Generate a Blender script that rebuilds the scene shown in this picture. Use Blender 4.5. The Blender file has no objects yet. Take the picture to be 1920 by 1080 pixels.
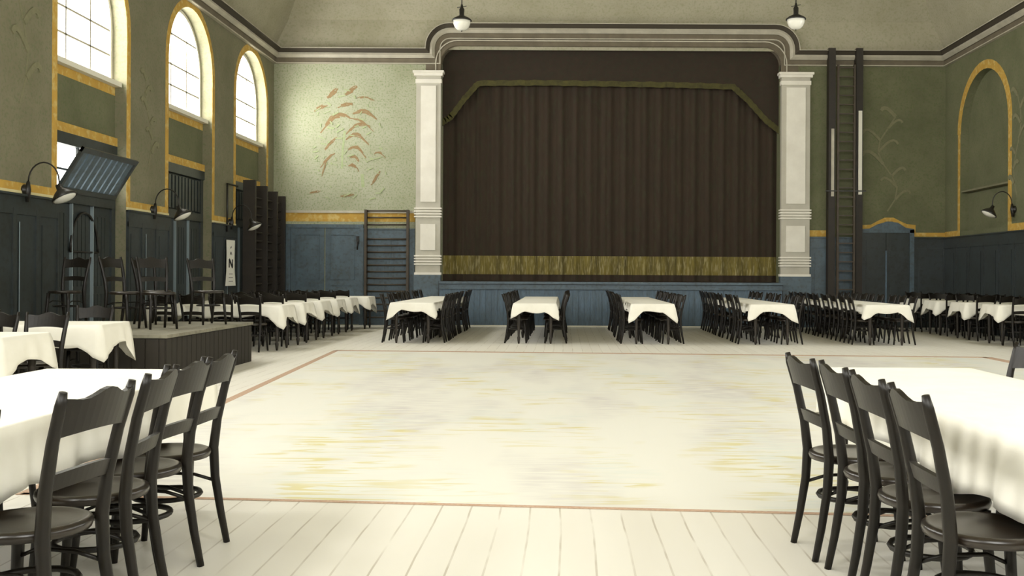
import bpy, bmesh, math, random
from mathutils import Vector, Matrix
PI = math.pi
R = math.radians
random.seed(7)
C = bpy.context.scene.collection
scn = bpy.context.scene

# ------------------------------------------------------------------ camera
F = 1900.0                                   # focal length in pixels of the 1920 frame
cam = bpy.data.cameras.new('camera')
camo = bpy.data.objects.new('camera', cam)
C.objects.link(camo)
camo.location = (0, 0, 1.3)
camo.rotation_euler = (R(90), R(-0.28), 0)
cam.sensor_width = 36
cam.lens = 36 * F / 1920
cam.shift_x = (960 - 1058) / 1920
cam.shift_y = -(540 - 515) / 1920
cam.clip_end = 200
cam.clip_start = .02
scn.camera = camo

# room, metres: camera looks along +Y
XL, XR, YB, YN = -7.4, 9.67, 25.75, -2.5
ZC = 7.0                                     # cornice top

# ------------------------------------------------------------------ light
w = bpy.data.worlds.new('world')
scn.world = w
w.use_nodes = True
w.node_tree.nodes['Background'].inputs[0].default_value = (1, .98, .97, 1)
w.node_tree.nodes['Background'].inputs[1].default_value = 3.0
scn.view_settings.view_transform = 'Standard'
scn.view_settings.look = 'None'
scn.view_settings.gamma = 1
scn.view_settings.use_curve_mapping = False
scn.view_settings.exposure = 0.55

ARCH_Y = [15.93, 20.08, 23.95]               # left arches in view
ARCH_Y_OUT = [11.8, 7.7, 3.6, -.5]           # left arches before the frame
RARCH_Y = [19.0, 14.8, 10.6, 6.4, 2.2]       # right wall windows before the frame
AW, ASP, ARC_R = 1.17, 5.36, 1.17            # half width, spring height

def area(name, loc, rot, sx, sy, power, col=(1, .965, .985)):
    l = bpy.data.lights.new(name, 'AREA')
    l.shape = 'RECTANGLE'; l.size = sx; l.size_y = sy
    l.energy = power; l.color = col
    o = bpy.data.objects.new(name, l)
    C.objects.link(o)
    o.location = loc; o.rotation_euler = rot
    return o
for y in ARCH_Y + ARCH_Y_OUT:
    area('daylight', (XL - .9, y, 5.7), (0, R(-76), 0), 3.0, 2.7, 430)
for y in RARCH_Y:
    area('daylight', (XR + 1.0, y, 5.2), (0, R(76), 0), 4.2, 3.0, 150)
for x in (-4.4, 1.1, 6.6):
    area('daylight', (x, YN - 1.0, 5.6), (R(80), 0, 0), 3.4, 5.0, 430)

# ------------------------------------------------------------------ materials
def lin(c):
    return tuple(((v / 255) / 12.92 if v / 255 <= .04045 else ((v / 255 + .055) / 1.055) ** 2.4) for v in c)
def mat(name, col, rough=.6, col2=None, scale=3.0, amt=.5, speck=None, bump=0, metal=0, stretch=None, spec=None, coat=0):
    m = bpy.data.materials.new(name)
    m.use_nodes = True
    nt = m.node_tree; N = nt.nodes; L = nt.links
    b = N['Principled BSDF']
    b.inputs['Roughness'].default_value = rough
    b.inputs['Metallic'].default_value = metal
    if spec is not None: b.inputs['Specular IOR Level'].default_value = spec
    if coat: b.inputs['Coat Weight'].default_value = coat; b.inputs['Coat Roughness'].default_value = .25
    c = lin(col) + (1,)
    b.inputs['Base Color'].default_value = c
    if col2 or speck or bump:
        tc = N.new('ShaderNodeTexCoord')
        src = tc.outputs['Object']
        if stretch:
            mp = N.new('ShaderNodeMapping'); mp.inputs['Scale'].default_value = stretch
            L.new(src, mp.inputs[0]); src = mp.outputs[0]
        n = N.new('ShaderNodeTexNoise'); n.inputs['Scale'].default_value = scale; n.inputs['Detail'].default_value = 5
        n.inputs['Roughness'].default_value = .65
        L.new(src, n.inputs['Vector'])
        r = N.new('ShaderNodeMapRange'); r.inputs[1].default_value = .5 - amt * .35; r.inputs[2].default_value = .5 + amt * .35
        L.new(n.outputs[0], r.inputs[0])
        mx = N.new('ShaderNodeMix'); mx.data_type = 'RGBA'
        mx.inputs[6].default_value = c; mx.inputs[7].default_value = lin(col2 or col) + (1,)
        L.new(r.outputs[0], mx.inputs[0])
        out = mx.outputs[2]
        if speck:
            s = N.new('ShaderNodeTexNoise'); s.inputs['Scale'].default_value = speck[1]; s.inputs['Detail'].default_value = 3
            L.new(src, s.inputs['Vector'])
            r2 = N.new('ShaderNodeMapRange'); r2.inputs[1].default_value = .5; r2.inputs[2].default_value = .68
            r2.inputs[4].default_value = speck[2]
            L.new(s.outputs[0], r2.inputs[0])
            m2 = N.new('ShaderNodeMix'); m2.data_type = 'RGBA'; m2.inputs[7].default_value = lin(speck[0]) + (1,)
            L.new(out, m2.inputs[6]); L.new(r2.outputs[0], m2.inputs[0]); out = m2.outputs[2]
        L.new(out, b.inputs['Base Color'])
        if bump:
            bp = N.new('ShaderNodeBump'); bp.inputs['Strength'].default_value = bump; bp.inputs['Distance'].default_value = .02
            L.new(n.outputs[0], bp.inputs['Height']); L.new(bp.outputs[0], b.inputs['Normal'])
    return m
M = {}
M['green'] = mat('green_plaster', (118, 118, 90), .9, (94, 96, 70), 1.3, .8, ((80, 98, 54), 26, .42), .15)
M['green_dark'] = mat('olive_plaster', (134, 129, 106), .9, (112, 108, 84), 1.3, .8, ((84, 104, 62), 26, .40), .15)
M['green_light'] = mat('pale_green_plaster', (176, 176, 154), .9, (152, 154, 126), 1.0, .8, ((104, 130, 74), 24, .6), .15)
M['cove'] = mat('cove_plaster', (180, 174, 154), .9, (156, 151, 126), .9, .8, ((122, 134, 92), 22, .35), .15)
M['ochre'] = mat('ochre_paint', (206, 168, 78), .8, (178, 138, 58), 3.0, .9, ((216, 198, 134), 9, .6))
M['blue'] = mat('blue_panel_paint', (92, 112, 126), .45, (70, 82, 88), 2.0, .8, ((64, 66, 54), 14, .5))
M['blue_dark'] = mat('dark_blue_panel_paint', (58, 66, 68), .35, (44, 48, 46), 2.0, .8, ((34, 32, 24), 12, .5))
M['blue_stage'] = mat('stage_board_paint', (98, 120, 140), .6, (76, 90, 98), 3.0, .8, ((70, 72, 62), 20, .5), stretch=(3, 1, .4))
M['mould_light'] = mat('moulding_cream', (196, 190, 172), .7, (170, 164, 148), 3, .6)
M['mould_mid'] = mat('moulding_grey_brown', (118, 108, 90), .8, (98, 90, 74), 3, .6)
M['mould_dark'] = mat('moulding_dark_brown', (66, 59, 47), .8)
M['pilaster'] = mat('pilaster_cream', (236, 232, 220), .7, (222, 217, 204), 2, .6)
M['pilaster_body'] = mat('pilaster_body_paint', (194, 190, 176), .7, (180, 175, 160), 2, .6)
M['blue_pale'] = mat('pale_blue_glint_paint', (138, 152, 158), .4)  # pale tone imitates glints on panel edges and door strips
M['ochre_pale'] = mat('pale_line_paint', (222, 210, 160), .8)
M['white'] = mat('white_paint', (230, 226, 210), .7)
M['wood'] = mat('bentwood_dark', (26, 21, 14), .4, (17, 14, 10), 12, .6, spec=.35)
M['seat'] = mat('seat_plywood', (42, 33, 24), .3, (26, 21, 15), 9, .6, coat=.15)
M['beech'] = mat('worn_dark_wood', (46, 38, 28), .6, (32, 27, 20), 6, .7)
M['bars'] = mat('wall_bar_wood', (74, 62, 46), .5, (54, 46, 34), 6, .7)
M['black'] = mat('blackened_metal', (30, 28, 24), .4)
M['podium_top'] = mat('podium_boards', (150, 146, 128), .7, (112, 108, 92), 2, .7, ((90, 84, 70), 12, .4))
M['podium_side'] = mat('podium_cladding', (44, 38, 28), .7, (30, 26, 19), 4, .7, stretch=(1, 6, .3))
M['highlight_paint'] = mat('pale_highlight', (225, 222, 208), .5)  # painted highlight of the ladder beam
M['opal'] = mat('opal_glass', (240, 238, 226), .2)
M['paper'] = mat('white_paper', (240, 238, 228), .7)
M['ink'] = mat('black_ink', (36, 34, 32), .7)
M['cloth'] = mat('white_linen', (243, 240, 228), .85, (236, 232, 218), 4, .6, bump=.1)
M['line'] = mat('brown_line', (170, 128, 100), .8, (206, 184, 160), 60, 1.0)
M['palm_brown'] = mat('brown_mural_paint', (134, 100, 66), .9, (150, 134, 98), 14, .9)
M['palm_green'] = mat('green_mural_paint', (140, 158, 108), .9, (178, 184, 148), 14, .9)
M['stucco'] = mat('pale_mural_paint', (134, 130, 102), .9, (112, 112, 84), 14, .9)
M['curtain'] = mat('maroon_curtain', (58, 44, 32), .95, (44, 36, 26), 5, .8, ((52, 56, 36), 14, .4), stretch=(1, 1, .3))
M['valance'] = mat('valance_cloth', (56, 42, 32), .95, (42, 36, 27), 5, .8, ((42, 48, 32), 14, .5))
M['gold'] = mat('olive_gold_trim', (132, 118, 52), .9, (62, 56, 30), 2.6, .8, ((166, 156, 116), 11, .6), stretch=(3, 1, .4))
M['gold_line'] = mat('olive_braid', (88, 84, 40), .95, (50, 46, 30), 7, 1.0)

def glass_mat():
    m = bpy.data.materials.new('window_glass'); m.use_nodes = True
    nt = m.node_tree; N = nt.nodes; L = nt.links
    N.remove(N['Principled BSDF'])
    t = N.new('ShaderNodeBsdfTransparent'); g = N.new('ShaderNodeBsdfGlossy'); g.inputs['Roughness'].default_value = .05
    t.inputs[0].default_value = (.97, .98, .95, 1)
    x = N.new('ShaderNodeMixShader'); x.inputs[0].default_value = .06
    L.new(t.outputs[0], x.inputs[1]); L.new(g.outputs[0], x.inputs[2]); L.new(x.outputs[0], N['Material Output'].inputs[0])
    return m
M['glass'] = glass_mat()

def board_mat(name, base, base2, seam, pitch, seam_amt, extra=None, rough=.5):
    """boards running along Y, seams drawn at every pitch in X"""
    m = bpy.data.materials.new(name); m.use_nodes = True
    nt = m.node_tree; N = nt.nodes; L = nt.links
    b = N['Principled BSDF']; b.inputs['Roughness'].default_value = rough
    tc = N.new('ShaderNodeTexCoord'); sp = N.new('ShaderNodeSeparateXYZ'); L.new(tc.outputs['Object'], sp.inputs[0])
    def mth(op, a, bb=None, cc=None):
        n = N.new('ShaderNodeMath'); n.operation = op
        for i, v in enumerate((a, bb, cc)):
            if v is None: continue
            if isinstance(v, (int, float)): n.inputs[i].default_value = v
            else: L.new(v, n.inputs[i])
        return n.outputs[0]
    wob = N.new('ShaderNodeTexNoise'); wob.inputs['Scale'].default_value = 1.1; L.new(tc.outputs['Object'], wob.inputs['Vector'])
    wx = mth('ADD', sp.outputs[0], mth('MULTIPLY', wob.outputs[0], .03))
    f = mth('FRACT', mth('DIVIDE', wx, pitch))
    d = mth('ABSOLUTE', mth('SUBTRACT', f, .5))
    seam_f = mth('GREATER_THAN', d, .5 - .03)
    brk = N.new('ShaderNodeTexNoise'); brk.inputs['Scale'].default_value = 2.2; L.new(tc.outputs['Object'], brk.inputs['Vector'])
    bf = N.new('ShaderNodeMapRange'); bf.inputs[1].default_value = .35; bf.inputs[2].default_value = .6; L.new(brk.outputs[0], bf.inputs[0])
    sf = mth('MULTIPLY', mth('MULTIPLY', seam_f, bf.outputs[0]), seam_amt)
    cell = mth('FLOOR', mth('DIVIDE', wx, pitch))
    wn = N.new('ShaderNodeTexWhiteNoise'); wn.noise_dimensions = '1D'; L.new(cell, wn.inputs['W'])
    n2 = N.new('ShaderNodeTexNoise'); n2.inputs['Scale'].default_value = 1.5; n2.inputs['Detail'].default_value = 6
    mp = N.new('ShaderNodeMapping'); mp.inputs['Scale'].default_value = (3, .5, 1); L.new(tc.outputs['Object'], mp.inputs[0]); L.new(mp.outputs[0], n2.inputs['Vector'])
    fac = mth('ADD', mth('MULTIPLY', wn.outputs[0], .4), mth('MULTIPLY', n2.outputs[0], .7))
    mx = N.new('ShaderNodeMix'); mx.data_type = 'RGBA'; mx.inputs[6].default_value = lin(base) + (1,); mx.inputs[7].default_value = lin(base2) + (1,)
    L.new(fac, mx.inputs[0])
    m2 = N.new('ShaderNodeMix'); m2.data_type = 'RGBA'; m2.inputs[7].default_value = lin(seam) + (1,)
    L.new(mx.outputs[2], m2.inputs[6]); L.new(sf, m2.inputs[0])
    L.new(m2.outputs[2], b.inputs['Base Color'])
    return m
M['floor'] = board_mat('pale_floorboards', (236, 233, 222), (226, 221, 208), (168, 156, 134), .165, .6)

def dance_mat():
    """pale floor with soft lilac areas and yellow crayon-like strokes running across"""
    m = bpy.data.materials.new('dance_floor_wash'); m.use_nodes = True
    nt = m.node_tree; N = nt.nodes; L = nt.links
    b = N['Principled BSDF']; b.inputs['Roughness'].default_value = .5
    tc = N.new('ShaderNodeTexCoord')
    def noise(scale, st, detail=3, dist=0):
        mp = N.new('ShaderNodeMapping'); mp.inputs['Scale'].default_value = st; L.new(tc.outputs['Object'], mp.inputs[0])
        n = N.new('ShaderNodeTexNoise'); n.inputs['Scale'].default_value = scale; n.inputs['Detail'].default_value = detail
        n.inputs['Distortion'].default_value = dist
        L.new(mp.outputs[0], n.inputs['Vector']); return n.outputs[0]
    def rng(v, a, c, o=1):
        r = N.new('ShaderNodeMapRange'); r.inputs[1].default_value = a; r.inputs[2].default_value = c; r.inputs[4].default_value = o
        L.new(v, r.inputs[0]); return r.outputs[0]
    def mul(a, c):
        n = N.new('ShaderNodeMath'); n.operation = 'MULTIPLY'; L.new(a, n.inputs[0]); L.new(c, n.inputs[1]); return n.outputs[0]
    def mix(a, col, f):
        x = N.new('ShaderNodeMix'); x.data_type = 'RGBA'; L.new(a, x.inputs[6]); x.inputs[7].default_value = lin(col) + (1,); L.new(f, x.inputs[0]); return x.outputs[2]
    rgb = N.new('ShaderNodeRGB'); rgb.outputs[0].default_value = lin((233, 231, 220)) + (1,)
    c = rgb.outputs[0]
    c = mix(c, (196, 190, 188), mul(rng(noise(.55, (1.5, .5, 1)), .48, .62, .75), rng(noise(7, (.5, 2.2, 1)), .3, .7)))
    c = mix(c, (216, 222, 214), mul(rng(noise(.7, (1.3, .6, 1)), .5, .64, .7), rng(noise(6, (.5, 3, 1)), .35, .65)))
    c = mix(c, (214, 202, 128), mul(rng(noise(.9, (1.1, .5, 1)), .47, .6, .75), rng(noise(3.2, (.45, 2.6, 1), 4, 1.2), .53, .60)))
    L.new(c, b.inputs['Base Color'])
    return m
M['dance'] = dance_mat()

# ------------------------------------------------------------------ mesh helpers
class MB:
    def __init__(s): s.v = []; s.f = []; s.mi = []; s.sm = []
    def face(s, idx, mi=0, sm=False): s.f.append(idx); s.mi.append(mi); s.sm.append(sm)
    def quad(s, pts, mi=0):
        b = len(s.v); s.v += [tuple(p) for p in pts]; s.face(list(range(b, b + len(pts))), mi)
    def box(s, x0, y0, z0, x1, y1, z1, mi=0, mtx=None):
        if x0 > x1: x0, x1 = x1, x0
        if y0 > y1: y0, y1 = y1, y0
        if z0 > z1: z0, z1 = z1, z0
        b = len(s.v)
        p = [(x0, y0, z0), (x1, y0, z0), (x1, y1, z0), (x0, y1, z0), (x0, y0, z1), (x1, y0, z1), (x1, y1, z1), (x0, y1, z1)]
        if mtx: p = [tuple(mtx @ Vector(q)) for q in p]
        s.v += p
        for q in ((0, 3, 2, 1), (4, 5, 6, 7), (0, 1, 5, 4), (1, 2, 6, 5), (2, 3, 7, 6), (3, 0, 4, 7)):
            s.face([b + i for i in q], mi)
    def tube(s, pts, rad, n=8, mi=0, closed=False, flat=None):
        """pts list of 3-vectors; rad number or list; flat=(rx,ry) squashes the section"""
        pts = [Vector(p) for p in pts]
        m = len(pts); b = len(s.v)
        up = Vector((0, 0, 1)); prev = None
        for i, p in enumerate(pts):
            if closed: d = pts[(i + 1) % m] - pts[i - 1]
            else: d = pts[min(i + 1, m - 1)] - pts[max(i - 1, 0)]
            d.normalize()
            if prev is None:
                a = Vector((1, 0, 0)) if abs(d.x) < .9 else Vector((0, 1, 0))
                u = (a - d * a.dot(d)).normalized()
            else:
                u = (prev - d * prev.dot(d)).normalized()
            prev = u
            v = d.cross(u)
            r = rad[i] if isinstance(rad, (list, tuple)) else rad
            for k in range(n):
                t = 2 * PI * k / n
                s.v.append(tuple(p + u * (r * math.cos(t)) + v * (r * math.sin(t))))
        cnt = m if closed else m - 1
        for i in range(cnt):
            for k in range(n):
                a0 = b + i * n + k; a1 = b + i * n + (k + 1) % n
                j = (i + 1) % m
                c0 = b + j * n + k; c1 = b + j * n + (k + 1) % n
                s.face([a0, a1, c1, c0], mi, True)
        if not closed:
            s.face([b + k for k in range(n)][::-1], mi); s.face([b + (m - 1) * n + k for k in range(n)], mi)
    def lathe(s, prof, cx=0, cy=0, n=20, mi=0, cap=True, mtx=None):
        b = len(s.v)
        for (r, z) in prof:
            for k in range(n):
                t = 2 * PI * k / n
                q = Vector((cx + r * math.cos(t), cy + r * math.sin(t), z))
                s.v.append(tuple(mtx @ q if mtx else q))
        for i in range(len(prof) - 1):
            for k in range(n):
                s.face([b + i * n + k, b + i * n + (k + 1) % n, b + (i + 1) * n + (k + 1) % n, b + (i + 1) * n + k], mi, True)
        if cap:
            s.face([b + k for k in range(n)][::-1], mi); s.face([b + (len(prof) - 1) * n + k for k in range(n)], mi)
    def build(s, name, m, parent=None, loc=(0, 0, 0), rz=0, fix=True):
        me = bpy.data.meshes.new(name)
        me.from_pydata(s.v, [], s.f)
        ms = m if isinstance(m, (list, tuple)) else [m]
        for q in ms: me.materials.append(M[q])
        me.polygons.foreach_set('material_index', s.mi)
        me.polygons.foreach_set('use_smooth', s.sm)
        if fix:
            bm = bmesh.new(); bm.from_mesh(me); bmesh.ops.recalc_face_normals(bm, faces=bm.faces); bm.to_mesh(me); bm.free()
        me.update()
        o = bpy.data.objects.new(name, me)
        C.objects.link(o)
        o.location = loc; o.rotation_euler = (0, 0, rz)
        if parent: o.parent = parent
        return o
def tag(o, label=None, cat=None, group=None, kind=None):
    if label: o['label'] = label
    if cat: o['category'] = cat
    if group: o['group'] = group
    if kind: o['kind'] = kind
    return o
def thing(name, label, cat, loc=(0, 0, 0), rz=0, group=None):
    o = bpy.data.objects.new(name, None); C.objects.link(o)
    o.empty_display_size = .1
    o.location = loc; o.rotation_euler = (0, 0, rz)
    return tag(o, label, cat, group)
def copy_tree(o, parent=None):
    c = o.copy(); C.objects.link(c); c.parent = parent
    for ch in list(o.children): copy_tree(ch, c)
    return c
def struct(name, mb, m, parent=None, **k):
    o = mb.build(name, m, parent, **k)
    if not parent: o['kind'] = 'structure'
    return o
def slab_poly(mb, pts2, plane, c0, c1, mi=0):
    """extrude a 2-D outline (u,z) between c0 and c1; plane 'x': u is Y, thickness in X; plane 'y': u is X"""
    def P(u, z, c): return (c, u, z) if plane == 'x' else (u, c, z)
    b = len(mb.v); n = len(pts2)
    mb.v += [P(u, z, c0) for u, z in pts2] + [P(u, z, c1) for u, z in pts2]
    mb.face([b + i for i in range(n)], mi); mb.face([b + n + i for i in range(n)][::-1], mi)
    for i in range(n):
        j = (i + 1) % n
        mb.face([b + i, b + j, b + n + j, b + n + i], mi)
def arch_pts(yc, hw, spring, n=20, rev=False):
    p = [(yc - hw * math.cos(PI * i / n), spring + hw * math.sin(PI * i / n)) for i in range(n + 1)]
    return p[::-1] if rev else p
def offset_line(path, w):
    """shift an open 2-D polyline by w to its right, mitred"""
    out = []
    n = len(path)
    for i, p in enumerate(path):
        def nrm(a, b):
            dx, dy = b[0] - a[0], b[1] - a[1]; l = math.hypot(dx, dy) or 1
            return (dy / l, -dx / l)
        if i == 0: nn = nrm(path[0], path[1]); k = 1
        elif i == n - 1: nn = nrm(path[-2], path[-1]); k = 1
        else:
            a = nrm(path[i - 1], p); b = nrm(p, path[i + 1])
            sx, sy = a[0] + b[0], a[1] + b[1]; l = math.hypot(sx, sy) or 1
            nn = (sx / l, sy / l); k = 1 / max(.35, nn[0] * a[0] + nn[1] * a[1])
        out.append((p[0] + nn[0] * w * k, p[1] + nn[1] * w * k))
    return out
def sweep(mb, path, prof, plane, base, sign):
    """prof: list of (w, protrusion, material index of the band that ends here)"""
    rows = []
    for (w_, pr, mi) in prof:
        o = offset_line(path, w_)
        b = len(mb.v)
        for (u, z) in o:
            c = base + sign * pr
            mb.v.append((c, u, z) if plane == 'x' else (u, c, z))
        rows.append((b, mi))
    n = len(path)
    for r in range(len(rows) - 1):
        a, c = rows[r][0], rows[r + 1][0]
        for i in range(n - 1):
            mb.face([a + i, a + i + 1, c + i + 1, c + i], rows[r + 1][1], False)

# ------------------------------------------------------------------ room shell
mb = MB(); mb.box(XL - 1.0, YN - .3, -.2, XR + .6, YB + 6, 0)
struct('floor', mb, 'floor')

TH = .34
def arcade_wall(name, X, sgn, arches, blind=(), matn='green_dark'):
    """long wall with arched recesses; sgn +1 when the outside is towards +X"""
    mb = MB(); Xo = X + sgn * TH
    ys = sorted(arches + list(blind)); cur = YN - .3
    for y in ys:
        mb.box(X, cur, 0, Xo, y - AW, 7.1)
        slab_poly(mb, [(y - AW, ASP)] + arch_pts(y, AW, ASP)[1:-1] + [(y + AW, ASP), (y + AW, 7.1), (y - AW, 7.1)], 'x', X, Xo)
        cur = y + AW
    mb.box(X, cur, 0, Xo, YB + .2, 7.1)
    for y in blind:                          # shallow blind recess closed with plaster
        mb.box(X + sgn * .28, y - AW, 0, Xo, y + AW, ASP + AW)
    return struct(name, mb, matn)
arcade_wall('wall_left', XL, -1, ARCH_Y + ARCH_Y_OUT)
RBLIND = 25.45 - .0
RB_Y, RB_W = 23.43, 1.32
# right wall: one blind arch in view (its own wider size), windows before the frame
def right_wall():
    mb = MB(); X = XR; Xo = XR + TH
    cur = YN - .3
    for y in sorted(RARCH_Y):
        mb.box(X, cur, 0, Xo, y - AW, 7.1)
        mb.box(X, y - AW, 0, Xo, y + AW, 3.2)
        slab_poly(mb, [(y - AW, ASP)] + arch_pts(y, AW, ASP)[1:-1] + [(y + AW, ASP), (y + AW, 7.1), (y - AW, 7.1)], 'x', X, Xo)
        cur = y + AW
    y = RB_Y; hw = RB_W; spr = 6.1 - 1.32
    mb.box(X, cur, 0, Xo, y - hw, 7.1)
    mb.box(X, y - hw, 0, Xo, y + hw, 2.4)
    mb.box(X + .2, y - hw, 2.4, Xo, y + hw, 7.1)
    slab_poly(mb, [(y - hw, spr)] + arch_pts(y, hw, spr)[1:-1] + [(y + hw, spr), (y + hw, 7.1), (y - hw, 7.1)], 'x', X, X + .2)
    mb.box(X, y + hw, 0, Xo, YB + .2, 7.1)
    struct('wall_right', mb, 'green')
right_wall()
# ledge line in the blind arch
mb = MB(); mb.box(XR + .02, RB_Y - RB_W, 3.35, XR + .2, RB_Y + RB_W, 3.39)
struct('trim_1', mb, 'green_dark')

# back wall with the proscenium opening
OX0, OX1, OZ0, OZ1, ORD = -3.14, 5.47, 1.14, 7.08, .42
def prosc_path(r=ORD, n=8, x0=OX0, x1=OX1, z1=OZ1, z0=OZ0):
    p = [(x0, z0)]
    p += [(x0 + r - r * math.cos(PI / 2 * i / n), z1 - r + r * math.sin(PI / 2 * i / n)) for i in range(n + 1)]
    p += [(x1 - r + r * math.sin(PI / 2 * i / n), z1 - r + r * math.cos(PI / 2 * i / n)) for i in range(n + 1)]
    p += [(x1, z0)]
    return p
mb = MB()
mb.box(XL - .2, YB, 0, OX0, YB + .5, 7.04)
struct('wall_back_left', mb, 'green_light')
mb = MB()
mb.box(OX1, YB, 0, XR + .2, YB + .5, 7.04)
struct('wall_back_right', mb, 'green')  # darker plaster than the left side; the shade is partly in the paint
mb = MB()
slab_poly(mb, prosc_path()[1:-1] + [(OX1, 8.2), (OX0, 8.2)], 'y', YB + .01, YB + .5)
struct('wall_back', mb, 'mould_mid')
mb = MB()                                    # stage house behind the curtain
mb.box(OX0 - 1, YB + 5, 1.1, OX1 + 1, YB + 5.2, 8.2); mb.box(OX0 - 1.2, YB + .5, 1.1, OX0 - 1, YB + 5.2, 8.2)
mb.box(OX1 + 1, YB + .5, 1.1, OX1 + 1.2, YB + 5.2, 8.2); mb.box(OX0 - 1.2, YB + .5, 8.2, OX1 + 1.2, YB + 5.2, 8.3); mb.box(OX0 - 1.2, YB + .9, .9, OX1 + 1.2, YB + 5.2, 1.12)
struct('wall_stage_house', mb, 'mould_mid')
# near end wall with three tall windows behind the camera
mb = MB(); cur = XL - .2
for x in (-4.4, 1.1, 6.6):
    mb.box(cur, YN - .4, 0, x - 1.5, YN, 10.8)
    mb.box(x - 1.5, YN - .4, 0, x + 1.5, YN, 3.2); mb.box(x - 1.5, YN - .4, 8.0, x + 1.5, YN, 10.8)
    cur = x + 1.5
mb.box(cur, YN - .4, 0, XR + .2, YN, 10.8)
struct('wall_near', mb, 'green')
# coved ceiling: leans in over the cornice, then flattens
cove = [(0, 7.0), (.36, 7.75), (.78, 8.5), (1.35, 9.25), (2.2, 9.95), (3.4, 10.4), (4.6, 10.55)]
def ring(d, z):
    e = max(0, d - .36) * 1.15                # the end wall stays upright behind the raised arch
    return [(XL + d, YN), (XR - d, YN), (XR - d, YB - e), (XL + d, YB - e)]
mb = MB()
rings = []
for d, z in cove:
    b = len(mb.v); mb.v += [(x, y, z) for x, y in ring(d, z)]; rings.append(b)
for i in range(len(rings) - 1):
    a, c = rings[i], rings[i + 1]
    for (k, j) in ((1, 2), (2, 3), (3, 0)):
        mb.face([a + k, a + j, c + j, c + k])
mb.face([rings[-1] + k for k in range(4)])
ce = struct('ceiling', mb, 'cove')

# cornice --------------------------------------------------------------------
PROF = [(0, .0, 0), (0, .24, 0), (.022, .24, 0), (.028, .20, 1), (.11, .13, 1), (.115, .15, 0), (.17, .17, 0), (.235, .10, 0),
        (.24, .07, 2), (.35, .055, 2), (.352, .085, 0), (.375, .085, 0), (.378, 0, 0)]
SZ0, SZ1, SX0, SX1, SR = 7.0, 7.64, -3.54, 5.92, .62
path = [(XL, SZ0), (SX0, SZ0)]
n = 8
path += [(SX0 + SR - SR * math.cos(PI / 2 * i / n), SZ1 - SR + SR * math.sin(PI / 2 * i / n)) for i in range(n + 1)]
path += [(SX1 - SR + SR * math.sin(PI / 2 * i / n), SZ1 - SR + SR * math.cos(PI / 2 * i / n)) for i in range(n + 1)]
path += [(SX1, SZ0), (XR, SZ0)]
mb = MB(); sweep(mb, path, PROF, 'y', YB, -1)
struct('trim_2', mb, ['mould_light', 'mould_dark', 'mould_mid'], fix=False)
# plaster behind the raised part of the cornice, standing in front of the leaning cove
mb = MB(); slab_poly(mb, path[1:-1], 'y', YB - .02, YB + .3)
mb = MB()
hp = [p for p in path[1:-1]]
ip = prosc_path()[1:-1]
b = len(mb.v); N1 = 9
# fill between raised cornice outline and opening, built as strips
L1 = path[2:-2]
L2 = ip
for i in range(len(L1) - 1):
    a, c = L1[i], L1[i + 1]; d, e = L2[i], L2[i + 1]
    mb.quad([(a[0], YB - .03, a[1]), (c[0], YB - .03, c[1]), (e[0], YB - .03, e[1]), (d[0], YB - .03, d[1])])
    mb.quad([(a[0], YB - .03, a[1]), (c[0], YB - .03, c[1]), (c[0], YB + .6, c[1]), (a[0], YB + .6, a[1])])
for X0, X1 in ((SX0, OX0), (OX1, SX1)):
    mb.box(X0, YB - .03, 6.42, X1, YB + .1, 7.02)
struct('trim_3', mb, 'mould_mid')
# inner bead of the proscenium arch
PR2 = [(-.015, .02, 0), (-.015, .06, 0), (.015, .06, 0), (.02, .03, 1), (.12, .04, 1), (.14, .0, 1)]
pth = [(OX0 + .0, 6.3)] + [(x, z) for x, z in prosc_path()[1:-1]] + [(OX1, 6.3)]
mb = MB(); sweep(mb, offset_line(pth, -.14), PR2, 'y', YB - .03, -1)
struct('trim_4', mb, ['mould_light', 'mould_mid'], fix=False)
# side cornices
for nm, X, s in (('trim_5', XL, 1), ('trim_6', XR, -1)):
    mb = MB()
    pl = [(YN, 7.0), (YB, 7.0)]
    sweep(mb, pl, PROF, 'x', X, s)
    struct(nm, mb, ['mould_light', 'mould_dark', 'mould_mid'], fix=False)

# pilasters ---------------------------------------------------------------
def pilaster(name, x0, x1, m):
    o = MB(); Y1 = YB; Y0 = YB - .16
    o.box(x0, Y0, 1.28, x1, Y1, 6.30, 1)
    o.box(x0 - .03, Y0 - .03, 1.28, x1 + .03, Y1, 1.34)
    for z in (1.60, 1.67, 1.74, 2.80, 2.87, 2.94, 1.53, 2.73):
        o.box(x0 - .035, Y0 - .035, z, x1 + .035, Y1, z + .035)
    # raised faces: shaft and square block
    for z0, z1 in ((3.12, 6.05), (1.9, 2.56)):
        o.box(x0 + .12, Y0 - .025, z0, x1 - .12, Y0 + .01, z1)
    # capital
    o.box(x0 - .02, Y0 - .02, 6.12, x1 + .02, Y1, 6.22)
    o.box(x0 - .05, Y0 - .06, 6.30, x1 + .05, Y1, 6.37)
    o.box(x0 - .08, Y0 - .09, 6.37, x1 + .08, Y1, 6.43)
    return struct(name, o, m)
pilaster('trim_7', -3.76, -3.14, ['pilaster', 'pilaster_body']); pilaster('trim_8', 5.47, 6.19, ['pilaster', 'pilaster_body'])
mb = MB(); mb.box(-3.8, YB - .2, 0, -3.12, YB, 1.28); struct('trim_9', mb, 'blue')
mb = MB(); mb.box(5.45, YB - .2, 0, 6.23, YB, 1.28); struct('trim_10', mb, 'blue')

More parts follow.
